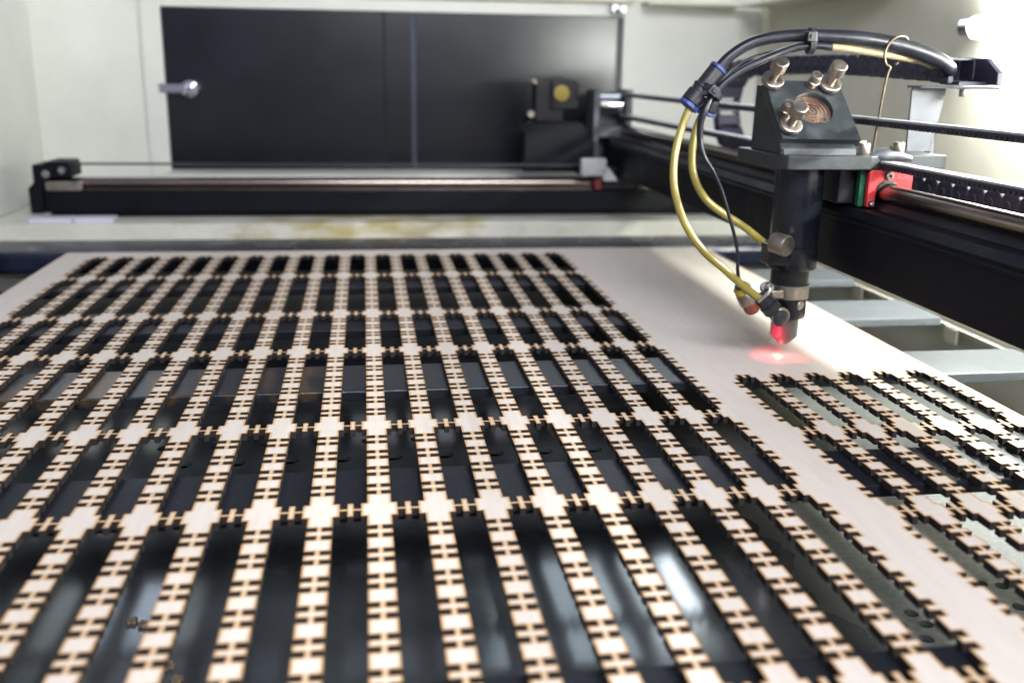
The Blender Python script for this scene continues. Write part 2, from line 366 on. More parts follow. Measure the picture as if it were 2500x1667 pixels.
def copy_tree(o, parent=None, dloc=None):
    c = o.copy(); COL.objects.link(c); c.parent = parent
    if dloc is not None: c.location = o.location + Vector(dloc) * S
    for ch in list(o.children): copy_tree(ch, c)
    return c

# ------------------------------------------------------------------ the machine cabinet
YB, XR, XL, ZT = 39.5, 21.8, -16.7, 10.9
ZW = 22.0
ZF = -2.6
cab = thing('machine_cabinet', (2, 38, -3), 'cream painted metal cabinet around the bed, with a black rear door', 'machine cabinet')
DX0, DX1, DZ0, DZ1 = -10.3, 13.95, 1.98, 10.22
b = MB()
b.box((XL - .3, YB, ZF - 1), (DX0, YB + .3, ZW)).box((DX1, YB, ZF - 1), (XR + .3, YB + .3, ZW))
b.box((DX0, YB, ZF - 1), (DX1, YB + .3, DZ0)).box((DX0, YB, DZ1), (DX1, YB + .3, ZT))
b.build('back_wall', M['cream'], cab)
MB().box((DX0 + .003, YB + .02, ZT), (DX1 - .003, YB + .28, ZW)).build('upper_panel', M['black_door'], cab)
b = MB().box((XR, -26, ZF - 1), (XR + .3, YB - .002, ZW), bev=0); b.build('side_wall', M['cream2'], cab)
b = MB().box((XL - .3, 30, .52), (XL, YB - .002, ZW), bev=.03); b.box((XL - 4.5, -26, ZF - 1), (XL - 4.2, 30, .5)); b.build('side_wall', M['cream'], cab)
# door frame: raised lips round the opening
b = MB()
b.box((DX0 - 1.0, YB - .22, DZ0 - .4), (DX0, YB - .003, DZ1 + .62), bev=.05)
b.box((DX1, YB - .22, DZ0 - .4), (DX1 + .32, YB - .003, DZ1 + .62), bev=.05)
b.box((DX0 + .003, YB - .22, DZ1), (DX1 - .003, YB - .003, DZ1 + .62), bev=.05)
b.box((DX0 + .003, YB - 2.6, DZ0 - .62), (DX1 - .003, YB - .003, DZ0), bev=.05)
b.build('door_frame', M['cream'], cab)
d1 = MB().box((DX0 + .02, YB - .06, DZ0 + .02), (2.5, YB + .06, DZ1 - .02), bev=.02).build('access_door', M['black_door'], cab)
tag(d1, 'left leaf of the glossy black door, with a chrome latch')
MB().box((.95, YB - .078, DZ0 + .03), (1.08, YB - .064, DZ1 - .03)).build('seam', M['dark'], d1)
kb = MB().lathe([(.46, 0), (.50, .06), (.50, .3), (.42, .42), (.2, .46)], (-9.05, YB - .07, 6.15), (0, -1, 0), 32)
kb.lathe([(.18, 0), (.2, .05), (.2, .2), (.14, .26)], (-9.05, YB - .5, 6.15), (0, -1, 0), 24)
kb.box((-10.6, YB - .34, 5.95), (-9.3, YB - .24, 6.4), bev=.04)
kb.build('latch', M['chrome'], d1)
d2 = MB().box((2.56, YB - .03, DZ0 + .02), (DX1 - .3, YB + .06, DZ1 - .02), bev=.02).build('access_door', M['black_door'], cab)
tag(d2, 'right leaf of the glossy black door, catching the lamp light')
MB().prism([(2.42, YB - .12), (2.62, YB - .16), (2.72, YB - .035), (2.42, YB - .064)], 'z', DZ0 + .05, DZ1 - .05).build('edge_strip', M['strip'], d2)
MB().box((DX1 - .28, YB - .10, DZ0 + .05), (DX1 - .02, YB + .02, DZ1 - .05), bev=.03).build('gasket', M['rubber'], d2)
# ledge in front of the rear wall
b = MB().box((XL - 4.2, 30, -.25), (XR - .002, YB - .63, .5), bev=.06); b.build('ledge', M['stain'], cab)
b = MB().box((XL - 4.2, 29.3, ZF - 1), (XR - .002, 29.95, -.3)); b.build('front_skirt', M['cream2'], cab)
b = MB().box((-12.8, 30.02, .503), (-12.62 + .0, 31.0, .52)); 
pk = MB().box((-14.9, 30.3, .503), (-13.05, 31.2, .74), bev=.03).box((-13.0, 30.3, .503), (-11.3, 31.2, .74), bev=.03)
pk.build('packing_strip', M['packing'], cab)
b.bm.free()
# top rim / underside of the cover
b = MB().box((DX0 - 1.2, YB - .5, ZT + .003), (DX1 + .5, YB - .003, ZT + .4), bev=.05)
b.box((14.9, YB - 1.6, ZT - .1), (20.2, YB - .01, ZT + .1), bev=.04)
b.box((XR - 1.6, 24, ZT - .1), (XR - .003, YB - .9, ZT + .1), bev=.04)
b.build('top_rim', M['cream2'], cab)
b = MB().box((13.1, YB - .8, 10.35), (13.9, YB - .25, 10.85), bev=.08); b.lathe([(.2, 0), (.2, .3), (.1, .36)], (13.5, YB - .8, 10.6), (0, -1, 0), 20)
b.build('catch', M['chrome'], cab)
# side panel carrying the slats, with flange and hanging tabs
b = MB().box((19.25, -26, ZF), (19.6, 29.28, .25), bev=.04)
b.box((18.98, -20, -.64), (19.248, 28, -.58))
b.build('side_panel', M['cream2'], cab)
for k, yy in enumerate((26.5, 20.0, 13.45, 6.9, .3)):
    MB().box((18.95, yy - .36, -1.1), (19.0, yy + .36, -.643)).build('tab', M['cream2'], cab)
b = MB().box((-18.6, -26, ZF), (-18.3, 29.28, .0), bev=.04); b.build('side_panel', M['cream2'], cab)

# ------------------------------------------------------------------ waste tray below the bed
holes = [(10.14, -.22), (10.22, -.62), (12.19, .72), (12.56, .56), (12.95, .39), (12.40, -.24), (9.71, -.60), (12.85, -.35), (13.3, .0), (11.9, -.1), (9.4, -.95), (9.95, -1.1), (10.6, -.95), (13.4, .75)]
for k in range(9):
    for j in range(2):
        holes.append((-5.6 + k * 1.36 + j * .62, 10.15 - j * 1.25))
def tray():
    outer = [(-18.28, -26), (19.24, -26), (19.24, 29.28), (-18.28, 29.28)]
    loops = [[Vector((x, y, 0)) for x, y in outer]]
    for hx, hy in holes:
        r = .14 if hy < 5 else .24
        loops.append([Vector((hx + r * math.cos(-t), hy + r * math.sin(-t), 0)) for t in [2 * math.pi * j / 16 for j in range(16)]])
    flat = [v for l in loops for v in l]
    b = MB(); vs = [b.bm.verts.new((v.x, v.y, ZF)) for v in flat]
    for t in tessellate_polygon(loops):
        try: b.bm.faces.new([vs[i] for i in t])
        except ValueError: pass
    i = 4
    lo = [b.bm.verts.new((v.x, v.y, ZF - .12)) for v in flat[4:]]
    for l in loops[1:]:
        n = len(l)
        for k in range(n): b.bm.faces.new((vs[i + k], vs[i + (k + 1) % n], lo[i - 4 + (k + 1) % n], lo[i - 4 + k]))
        i += n
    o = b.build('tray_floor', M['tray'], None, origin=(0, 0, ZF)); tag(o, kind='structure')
    for p in o.data.polygons:
        p.use_smooth = False
    tag(MB().box((-18.28, -26, ZF - 2), (19.24, 29.28, ZF - 1.8)).build('dark_void_sheet', M['dark']), kind='structure')  # dark sheet in place of the unlit space under the tray holes
tray()

# ------------------------------------------------------------------ slats that carry the sheet
bars = [(-14.5, -12.3, 'seen only under the near edge of the plywood sheet, nearest slat', 'bar'),
        (-7.1, -4.95, 'black metal slat crossing the bottom edge of the photo under the plywood', 'bar'),
        (.4, 2.22, 'black metal slat under the plywood just behind the nearest full row of wooden crosses', 'bar'),
        (7.15, 9.35, 'rust stained metal slat under the plywood, its bare right end passing beside the laser nozzle', 'bar_rust'),
        (13.1, 15.7, 'metal slat whose bright bare right end lies behind the laser nozzle', 'bar'),
        (19.1, 21.4, 'rearmost metal slat, under the far part of the plywood sheet', 'bar')]
labels = ['black metal slat nearest the camera, below the lower edge of the photo'] + [x[2] for x in bars[1:]]
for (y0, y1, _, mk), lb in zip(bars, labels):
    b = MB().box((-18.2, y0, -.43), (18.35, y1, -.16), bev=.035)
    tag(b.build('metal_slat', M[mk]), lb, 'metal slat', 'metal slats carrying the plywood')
b = MB().box((-19, 25.95, -.95), (19.15, 29.1, -.02), bev=.22)
tag(b.build('frame_rail', M['tube_rail']), 'glossy dark blue frame rail running along the far edge of the bed behind the plywood', 'frame rail')

# ------------------------------------------------------------------ the plywood sheet (one mesh, cut on its own grid)
def sheet():
    P_, RUNG, GAP, BLK, CR = .845, .155, .15, .39, 1.28
    HW, NK, ARM, AH, CB, CN = .21, .042, .315, .26, .052, .034
    rects = []            # solid rectangles x0,y0,x1,y1
    def axis_nodes(y_start, kinds, k):
        ys = [y_start]
        for n in kinds: ys.append(ys[-1] - (4.27 if n == 4 else 5.96) * k)
        return ys
    def lattice(xs, xl, xr, ys, kinds, kx, ky, top_border, bottom_border, sl, sr, st, sb):
        hw, nk, arm, cb = HW * kx, NK * kx, ARM * kx, CB * kx
        ah, cn = AH * ky, CN * ky
        def strip(x, y0, n, lo, hi):
            # between node y0 (upper) and the node below: the slits
            yt = y0 - CR / 2 * ky
            for i in range(n):
                g = yt - i * P_ * ky
                rects.append((x - nk if lo else x, g - GAP * ky, x + nk if hi else x, g))                              # neck
                rects.append((x - hw if lo else x, g - (GAP + RUNG) * ky, x + hw if hi else x, g - GAP * ky))            # rung
                rects.append((x - nk if lo else x, g - (2 * GAP + RUNG) * ky, x + nk if hi else x, g - (GAP + RUNG) * ky))
                if i < n - 1:
                    rects.append((x - hw if lo else x, g - P_ * ky, x + hw if hi else x, g - (2 * GAP + RUNG) * ky))
        allx = [(x, 1, 1) for x in xs]
        if sl is not None: allx = [(xl, 0, 1)] + allx
        if sr is not None: allx = allx + [(xr, 1, 0)]
        for x, lo, hi in allx:
            for j, y in enumerate(ys):
                up = 0 if (j == 0 and top_border) else 1
                dn = 0 if (j == len(ys) - 1 and bottom_border) else 1
                y1 = y + CR / 2 * ky if up else y; y0 = y - CR / 2 * ky if dn else y
                rects.append((x - hw if lo else x, y0, x + hw if hi else x, y1))
                rects.append((x - arm if lo else x, y - ah if dn else y, x + arm if hi else x, y + ah if up else y))
            for j, n in enumerate(kinds): strip(x, ys[j], n, lo, hi)
        X = [a[0] for a in allx]
        for a, c in zip(X[:-1], X[1:]):
            mid = (a + c) / 2
            for j, y in enumerate(ys):
                up = 0 if (j == 0 and top_border) else 1
                dn = 0 if (j == len(ys) - 1 and bottom_border) else 1
                rects.append((a + arm, y - cn if dn else y, c - arm, y + cn if up else y))
                rects.append((mid - cb, y - ah if dn else y, mid + cb, y + ah if up else y))
    X0, X1, Y0, Y1 = -12.1, 14.55, -13.5, 25.75
    kM = [4, 6, 4, 6, 4, 6, 4]
    ysM = axis_nodes(24.73, kM, 1.0)     # 24.73 20.46 14.5 10.23 4.27 0 -5.96 -10.23
    lattice([float(i) for i in range(-10, 8)], -11.0, 8.0, ysM, kM, 1, 1, True, True, 1, 1, 1, 1)
    kR = [4, 4, 6, 4]; ky = .957
    ysR = axis_nodes(7.08, kR, ky)
    xsR = [9.72 + .915 * i for i in range(5)]
    lattice(xsR, 8.805, 14.295, ysR, kR, .925, ky, True, True, 1, 1, 1, 1)
    # solid margins, split so that no two rectangles overlap
    e = NK
    rects += [(X0, Y0, -11.0, Y1), (-11.0, ysM[0], 8.0, Y1), (-11.0, Y0, 8.0, ysM[-1])]
    rects += [(8.0, Y0, 8.805, Y1), (8.805, ysR[0], 14.295, Y1), (14.295, Y0, X1, Y1), (8.805, Y0, 14.295, ysR[-1])]
    # rasterise on the union of all cut lines per block
    def q(v): return round(v, 4)
    def block(bx0, bx1):
        rr = [(q(max(r[0], bx0)), q(r[1]), q(min(r[2], bx1)), q(r[3])) for r in rects if r[2] > bx0 + 1e-6 and r[0] < bx1 - 1e-6]
        xs = sorted({v for r in rr for v in (r[0], r[2])}); ys = sorted({v for r in rr for v in (r[1], r[3])})
        return rr, xs, ys
    F = .062   # scorch fades over 1.2 mm
    bm = bmesh.new(); lay = bm.verts.layers.float.new('scorch')
    def make(bx0, bx1):
        rr, xs, ys = block(bx0, bx1)
        xi = {v: i for i, v in enumerate(xs)}; yi = {v: i for i, v in enumerate(ys)}
        nx, ny = len(xs) - 1, len(ys) - 1
        occ = [[False] * ny for _ in range(nx)]
        for a, c, d, e_ in rr:
            if d <= a or e_ <= c: continue
            for i in range(xi[a], xi[d]):
                oi = occ[i]
                for j in range(yi[c], yi[e_]): oi[j] = True
        return xs, ys, occ, nx, ny
    def merge_runs(line, step):  # unused
        pass
    TH = .145
    def full(i, j, occ, nx, ny, edgeL, edgeR):
        if j < 0 or j >= ny: return False
        if i < 0: return edgeL
        if i >= nx: return edgeR
        return occ[i][j]
    for bx0, bx1, eL, eR in ((X0, 8.4, False, True), (8.4, X1, True, False)):
        xs, ys, occ, nx, ny = make(bx0, bx1)
        f = lambda i, j: full(i, j, occ, nx, ny, eL, eR)
        cache = {}
        def V(x, y, z, s):
            k = (round(x, 4), round(y, 4), z)
            v = cache.get(k)
            if v is None:
                v = bm.verts.new((x, y, z)); cache[k] = v; v[lay] = s
            else: v[lay] = max(v[lay], s)
            return v
        def face(vs, mi):
            if len(set(vs)) < 3: return
            try: fc = bm.faces.new(vs); fc.material_index = mi
            except ValueError: pass
        for i in range(nx):
            for j in range(ny):
                if not occ[i][j]: continue
                x0, x1, y0, y1 = xs[i], xs[i + 1], ys[j], ys[j + 1]
                L_, R_, D_, U_ = not f(i - 1, j), not f(i + 1, j), not f(i, j - 1), not f(i, j + 1)
                hx, hy = min(F, (x1 - x0) / 2), min(F, (y1 - y0) / 2)
                # scorch value at a point of this cell: distance to the nearest void in the 3x3 neighbourhood
                voids = []
                for di in range(-3, 4):
                    for dj in range(-3, 4):
                        if (di or dj) and not f(i + di, j + dj):
                            a_, c_ = i + di, j + dj
                            vx0 = xs[a_] if 0 <= a_ <= nx else (xs[0] - 1 if a_ < 0 else xs[nx]); vx1 = xs[a_ + 1] if 0 <= a_ + 1 <= nx else (xs[0] if a_ < 0 else xs[nx] + 1)
                            vy0 = ys[c_] if 0 <= c_ <= ny else (ys[0] - 1 if c_ < 0 else ys[ny]); vy1 = ys[c_ + 1] if 0 <= c_ + 1 <= ny else (ys[0] if c_ < 0 else ys[ny] + 1)
                            ddx = max(vx0 - x1, 0, x0 - vx1); ddy = max(vy0 - y1, 0, y0 - vy1)
                            if math.hypot(ddx, ddy) < F: voids.append((vx0, vy0, vx1, vy1))
                def sval(x, y):
                    m_ = 9
                    for a, c, d, e_ in voids:
                        dx = max(a - x, 0, x - d); dy = max(c - y, 0, y - e_)
                        m_ = min(m_, math.hypot(dx, dy))
                    return max(0.0, 1 - m_ / F)
                if voids:
                    gx = [x0, x0 + hx, x1 - hx, x1] if x1 - x0 > 2.2 * F else [x0, (x0 + x1) / 2, x1]
                    gy = [y0, y0 + hy, y1 - hy, y1] if y1 - y0 > 2.2 * F else [y0, (y0 + y1) / 2, y1]
                else: gx, gy = [x0, x1], [y0, y1]
                for a in range(len(gx) - 1):
                    for c in range(len(gy) - 1):
                        q4 = [(gx[a], gy[c]), (gx[a + 1], gy[c]), (gx[a + 1], gy[c + 1]), (gx[a], gy[c + 1])]
                        face([V(x, y, 0.0, sval(x, y)) for x, y in q4], 0)
                face([V(x0, y0, -TH, 1), V(x0, y1, -TH, 1), V(x1, y1, -TH, 1), V(x1, y0, -TH, 1)], 0)
                if L_: face([V(x0, y1, 0.0, 0), V(x0, y1, -TH, 1), V(x0, y0, -TH, 1), V(x0, y0, 0.0, 0)][::-1], 1)
                if R_: face([V(x1, y0, 0.0, 0), V(x1, y0, -TH, 1), V(x1, y1, -TH, 1), V(x1, y1, 0.0, 0)][::-1], 1)
                if D_: face([V(x0, y0, 0.0, 0), V(x0, y0, -TH, 1), V(x1, y0, -TH, 1), V(x1, y0, 0.0, 0)][::-1], 1)
                if U_: face([V(x1, y1, 0.0, 0), V(x1, y1, -TH, 1), V(x0, y1, -TH, 1), V(x0, y1, 0.0, 0)][::-1], 1)
    for v in bm.verts: v.co *= S
    me = bpy.data.meshes.new('plywood_sheet'); bm.to_mesh(me); bm.free()
    me.materials.append(M['ply']); me.materials.append(M['char'])
    o = bpy.data.objects.new('plywood_sheet', me); COL.objects.link(o)
    tag(o, 'pale birch plywood sheet cut into a lattice of notched crosses and strips', 'plywood sheet')
sheet()

# small cut-off chips lying on the tray
random.seed(4)
for (x, y), lb in zip(((322, 1512), (350, 1520), (412, 1622), (432, 1655)),
        ('tiny wooden offcut on the tray, left one of the upper pair at lower left', 'tiny wooden offcut on the tray, right one of the upper pair at lower left',
         'tiny wooden offcut on the tray near the bottom edge, upper one of the lower pair', 'tiny wooden offcut on the tray at the very bottom edge, lower one of the pair')):
    p = at(x, y, 'z', ZF + .06); a = random.random() * 3
    b = MB().box((-.10, -.03, 0), (.10, .03, .08)).box((-.03, -.09, .002), (.03, .09, .078))
    b.xform(Matrix.Translation(p - Vector((0, 0, .055))) @ Matrix.Rotation(a, 4, 'Z'))
    tag(b.build('wood_chip', M['chipm']), lb, 'wood chip', 'wood offcuts on the tray')

# ------------------------------------------------------------------ fluorescent lamp on the right wall
lx, lz, ly = 20.95, 9.05, 18.1
lamp = thing('fluorescent_lamp', (lx, ly, lz), 'glowing white fluorescent tube mounted along the right cabinet wall', 'lamp')
MB().cyl((lx, ly - .75, lz), (lx, -12, lz), .36, 28).build('lamp_tube', M['lamp'], lamp)
b = MB().lathe([(.2, 0), (.36, .08), (.38, .74)], (lx, ly, lz), (0, -1, 0), 28); b.lathe([(.06, 0), (.06, .4)], (lx, ly + .38, lz + .12), (0, -1, 0), 10)
b.build('end_cap', M['chrome'], lamp)
MB().box((lx + .05, ly - .1, lz - .2), (XR - .003, ly + .35, lz + .25), bev=.05).build('lamp_holder', M['white_enamel'], lamp)

# ------------------------------------------------------------------ rear linear rail (runs left-right in front of the rear wall)
rr = thing('rear_rail', (0, 32.6, .52), 'black aluminium rail with a polished guide shaft running in front of the rear wall', 'linear rail')
b = MB().box((-15.0, 32, .74), (20.9, 33.6, 1.75), bev=.05).box((-14.5, 32.4, .505), (20.5, 33.4, .738)); b.build('rail_body', M['beam'], rr)
b = MB().cyl((-14.5, 32.55, 2.05), (20.5, 32.55, 2.05), .26, 24); b.box((-14.4, 32.42, 1.753), (20.4, 32.68, 1.86)); b.build('guide_shaft', M['shaft'], rr)
b = MB().prism([(-15.15, .75), (-15.15, 1.9), (-14.9, 2.15), (-14.9, 2.95), (-14.45, 2.95), (-14.3, 3.1), (-13.35, 3.1), (-13.25, 2.95), (-13.25, 2.38), (-14.3, 2.36), (-14.6, 1.9), (-14.6, .75)], 'y', 31.6, 33.4, bev=.04)
eb = b.build('end_bracket', M['beam'], rr)
b = MB().cyl((-13.6, 31.62, 2.72), (-13.6, 31.4, 2.72), .15, 18).cyl((-14.3, 31.62, 2.55), (-14.3, 31.45, 2.55), .17, 18); b.build('bolt', M['steel'], eb)
b = MB().box((-14.5, 31.8, 1.76), (-12.9, 32.2, 2.2), bev=.05); b.build('shaft_clamp', M['nickel'], rr)
tag(MB().box((-13.3, 32.35, 2.88), (11, 32.75, 2.96)).build('rear_belt', M['belt']), 'thin grey drive belt stretched above the rear rail', 'drive belt')

# ------------------------------------------------------------------ gantry beam (runs from the rear rail towards the camera)
BX0, BX1, BZ0, BZ1 = 12.0, 14.3, 2.48, 4.12
gb = thing('gantry_beam', (13, 34, BZ0), 'long black gantry beam crossing the bed at the right with a brown guide shaft on top', 'gantry beam')
b = MB().box((BX0, -24, BZ0), (BX1, 34.6, 3.86), bev=.04)
b.prism([(BX0 + .05, 3.864), (BX0 + .05, 3.95), (BX0 + .22, 4.12), (BX1, 4.12), (BX1, 3.864)], 'y', -24, 34.6)
b.box((BX0 - .015, -24, 3.66), (BX0 - .002, 34.6, 3.72))
b.build('beam_body', M['beam'], gb)
b = MB().cyl((13, -24, 4.50), (13, 34.4, 4.50), .25, 28); b.build('guide_shaft', M['shaft'], gb)
b = MB().prism([(12.72, 4.123), (12.86, 4.33), (13.14, 4.33), (13.28, 4.123)], 'y', -24, 34.4); b.build('shaft_seat', M['black_ano'], gb)
# pulley bracket at the far end
pb = MB().box((11.3, 34.2, 2.6), (11.62, 36.1, 6.5), bev=.05).box((12.95, 34.2, 4.13), (13.3, 36.1, 6.5), bev=.05).box((11.3, 35.7, 2.6), (13.3, 36.2, 6.4), bev=.05).box((11.62, 34.3, 4.13), (12.95, 35.6, 4.7), bev=.05)
pbo = pb.build('pulley_bracket', M['alu'], gb)
MB().cyl((11.7, 35.0, 5.75), (12.9, 35.0, 5.75), .52, 28).build('pulley', M['chrome'], pbo)
# beam carrier on the rear rail
b = MB().box((10.2, 31.6, 2.47), (14.6, 34.0, 2.9), bev=.05); b.prism([(10.2, 2.47), (7.7, 2.47), (7.7, 4.3), (8.3, 4.9), (10.6, 4.9), (11.28, 4.0), (11.28, 2.47)], 'y', 33.6, 34.6, bev=.05)
cr = b.build('end_plate', M['beam'], gb)
b = MB().box((10.1, 31.1, 2.5), (11.35, 31.55, 3.35), bev=.1).prism([(11.2, 2.3), (11.9, 2.3), (11.45, 2.9), (11.2, 2.9)], 'y', 31.1, 31.5); b.build('belt_clamp', M['belt_top'], cr)
bb = MB().box((11.3, 31.7, 1.82), (13.0, 33.3, 2.44), bev=.05).build('slide_block', M['black_ano'], gb)
MB().box((10.9, 31.65, 1.8), (11.28, 33.35, 2.46), bev=.05).build('end_cap', M['dull_red'], bb)
MB().box((13.02, 31.65, 1.8), (13.25, 33.35, 2.46), bev=.04).build('end_seal', M['green'], bb)

# far mirror mount
mm = thing('mirror_mount', (9.3, 34, 4.9), 'black mirror mount with a round golden mirror standing in front of the black door', 'mirror mount')
MB().box((8.25, 33.8, 4.9), (9.7, 34.9, 7.05), bev=.06).box((8.7, 34.0, 4.3), (9.9, 34.8, 4.9)).build('mount_block', M['black_ano'], mm)
MB().box((9.0, 33.55, 5.55), (10.25, 33.78, 6.95), bev=.04).box((10.0, 33.7, 5.6), (10.4, 34.5, 5.95), bev=.03).box((10.0, 33.7, 6.5), (10.4, 34.5, 6.85), bev=.03).build('mirror_plate', M['black_ano'], mm)
MB().lathe([(.36, 0), (.38, .03), (.38, .1), (.3, .12)], (9.5, 33.54, 6.3), (0, -1, 0), 28).build('mirror', M['gold'], mm)
MB().cyl((8.0, 33.9, 5.3), (8.0, 33.4, 5.3), .17, 20).build('adjusting_knob', M['nickel'], mm)
MB().cyl((8.15, 33.9, 6.85), (8.15, 33.5, 6.85), .12, 20).build('adjusting_knob', M['shaft'], mm)

# timing belt of the gantry: upper and lower runs with teeth underneath
def belt_run(b, y0, y1, z, x0=12.8, x1=13.2, arch=None):
    zt = z if arch is None else z
    b.box((x0, y0, z), (x1, y1, z + .05), mi=1)
    b.box((x0, y0, z - .06), (x1, y1, z - .002), mi=0)
    n = int((y1 - y0) / .18)
    for k in range(n):
        yy = y0 + (k + .25) * .18
        b.box((x0, yy, z - .15), (x1, yy + .09, z - .058), mi=0)
b = MB(); belt_run(b, -22, 34.9, 6.30); belt_run(b, 9.9, 34.9, 5.22); belt_run(b, -22, 8.1, 5.26)
tag(b.build('timing_belt', [M['belt'], M['belt_top']]), 'grey toothed drive belt stretched above the gantry beam, upper and lower run', 'drive belt')

# ------------------------------------------------------------------ cable chain
ch = thing('cable_chain', (15.5, 9, 4.13), 'black plastic cable chain looping from the carriage bracket back along the gantry beam', 'cable chain')
tr_ = MB().box((14.6, -24, 3.95), (15.95, 27.5, 4.08)); tr_.build('chain_tray', M['beam'], gb)
CX0, CX1, CH = 15.0, 16.0, .64
zc_top, zc_bot = 7.55, 4.42
R_ = (zc_top - zc_bot) / 2
def chain_path():
    pts = []; y = 9.55
    while y < 24.6:
        sag = .30 * math.sin(math.pi * min(1, (y - 9) / 17.0)) ** 1.0
        pts.append((y, zc_top + sag * .6, 0.0)); y += .70
    n = 7
    for k in range(n):
        a = math.pi * (k + .5) / n
        pts.append((24.9 + R_ * 1.12 * math.sin(a), (zc_top + zc_bot) / 2 + R_ * math.cos(a), -a))
    y = 24.5
    while y > -9:
        pts.append((y, zc_bot, math.pi)); y -= .70
    return pts
def link_mesh():
    b = MB()
    for x0, x1 in ((CX0 - 15.5, CX0 - 15.5 + .14), (CX1 - 15.5 - .14, CX1 - 15.5)):
        b.prism([(-.36, -.22), (-.26, -CH / 2), (.22, -CH / 2), (.30, -.24), (.30, .24), (.22, CH / 2), (-.26, CH / 2), (-.36, .22)], 'x', x0, x1, bev=.03)
        s = -1 if x0 < 0 else 1
        xo = x0 if s < 0 else x1
        b.lathe([(.15, 0), (.15, .03), (.11, .04)], (xo, -.12, 0), (s, 0, 0), 16)
    b.box((CX0 - 15.5 + .142, -.24, CH / 2 - .06), (CX1 - 15.5 - .142, .20, CH / 2 - .01))
    b.box((CX0 - 15.5 + .142, -.24, -CH / 2 + .01), (CX1 - 15.5 - .142, .20, -CH / 2 + .06))
    return b
lk = link_mesh().build('link', M['chain'], ch, origin=(0, 0, 0))
base = parent_origin(ch)
for k, (y, z, a) in enumerate(chain_path()):
    o = lk if k == 0 else lk.copy()
    if k: COL.objects.link(o); o.parent = ch
    o.location = (Vector((15.5, y, z)) - base) * S
    o.rotation_euler = (a, 0, 0)
b = MB()
b.prism([(8.9, 7.2), (9.3, 7.2), (9.3, 7.87), (9.2, 7.87), (8.9, 7.6)], 'x', 15.0, 15.14, bev=.02)
b.prism([(8.15, 7.2), (9.3, 7.2), (9.3, 7.87), (8.75, 7.87), (8.15, 7.5)], 'x', 15.9, 16.06, bev=.02)
b.box((15.145, 8.6, 7.19), (15.895, 9.3, 7.28)); b.build('end_connector', M['chain'], ch)

# ------------------------------------------------------------------ laser head carriage
TX, TY = 11.03, 8.69
lh = thing('laser_carriage', (TX, TY, .36), 'black laser cutting head with tilted mirror holder hanging beside the gantry beam', 'laser head')
b = MB().prism([(10.05, 10.6), (10.05, 8.0), (10.25, 7.6), (12.15, 7.6), (12.45, 7.62), (12.9, 7.9), (14.7, 8.0), (14.7, 10.6)], 'z', 5.11, 5.45, bev=.025)
mp_ = b.build('mounting_plate', M['plate'], lh)
# socket screws on the plate
def cap_screw(p, ax, r=.14, h=.24, parent=None, name='screw', seg=20, m_='nickel'):
    d = Vector(ax).normalized(); b = MB()
    b.lathe([(r * .95, 0), (r, .02), (r, h - .03), (r * .9, h), (r * .5, h), (r * .48, h - .1), (.001, h - .1)], p, d, seg)
    return b.build(name, M[m_], parent)
for p in ((12.58, 8.35, 5.452), (12.95, 9.3, 5.452), (13.75, 8.75, 5.452)):
    cap_screw(p, (0, 0, 1), .16, .27, mp_)
b = MB().lathe([(.001, .0), (.28, .0), (.26, .08), (.12, .14), (.001, .15)], (13.2, 8.0, 5.45), (0, 0, 1), 16)
b = MB().tube([(12.55, 7.95, 5.42), (12.9, 7.85, 5.46), (13.3, 7.9, 5.44), (13.7, 7.95, 5.36)], .17, sub=6, rads=[.08, .12, .11, .06]); b.build('glue_blob', M['alu'], mp_)
# bearing block under the plate, red end plate facing the camera
bk = MB().box((11.9, 8.15, 4.2), (12.34, 10.2, 5.1), bev=.04).box((12.34, 7.98, 4.75), (13.6, 10.2, 5.105), bev=.03).box((12.34, 8.1, 4.18), (12.7, 10.2, 4.745)).box((13.3, 8.1, 4.18), (13.65, 10.2, 4.745))
bko = bk.build('slide_block', M['black_ano'], lh)
MB().box((12.33, 7.88, 4.16), (12.47, 8.08, 5.1), bev=.02).build('seal', M['green'], bko)
b = MB().prism([(12.48, 4.17), (12.68, 4.17), (12.70, 4.52), (12.84, 4.78), (13.16, 4.78), (13.30, 4.52), (13.32, 4.25), (13.60, 4.25), (13.66, 4.35), (13.66, 5.06), (13.60, 5.10), (12.54, 5.10), (12.48, 5.04)], 'y', 7.70, 7.87, bev=.02)
b.build('end_plate', M['red'], bko)
for p in ((13.0, 7.69, 4.96), (12.58, 7.69, 4.28), (13.56, 7.69, 4.42)):
    cap_screw(p, (0, -1, 0), .10 if p[0] == 13.0 else .07, .07, bko, m_='steel')
MB().tube([(12.72, 7.72, 4.62), (12.85, 7.66, 4.77), (13.02, 7.64, 4.80), (13.2, 7.66, 4.74)], .05, sub=5).build('dust_wiper', M['felt'], bko)
# raised print on the red plate
def text(name, body, loc, size, rot, m_, parent):
    cu = bpy.data.curves.new(name, 'FONT'); cu.body = body; cu.size = size * S; cu.extrude = .006 * S; cu.align_x = 'CENTER'
    tmp = bpy.data.objects.new('t', cu); COL.objects.link(tmp)
    bpy.context.view_layer.update()
    me = bpy.data.meshes.new_from_object(tmp.evaluated_get(bpy.context.evaluated_depsgraph_get()))
    bpy.data.objects.remove(tmp); me.materials.clear(); me.materials.append(m_)
    o = bpy.data.objects.new(name, me); COL.objects.link(o); o.parent = parent
    o.location = (Vector(loc) - parent_origin(parent)) * S; o.rotation_euler = rot
    return o
M['red2'] = mat('raised_red_print', (0.70, 0.16, 0.16), 0.5, var=0.1)
text('lettering', 'EGA', (13.36, 7.693, 4.88), .15, (math.radians(90), 0, 0), M['red2'], bko)
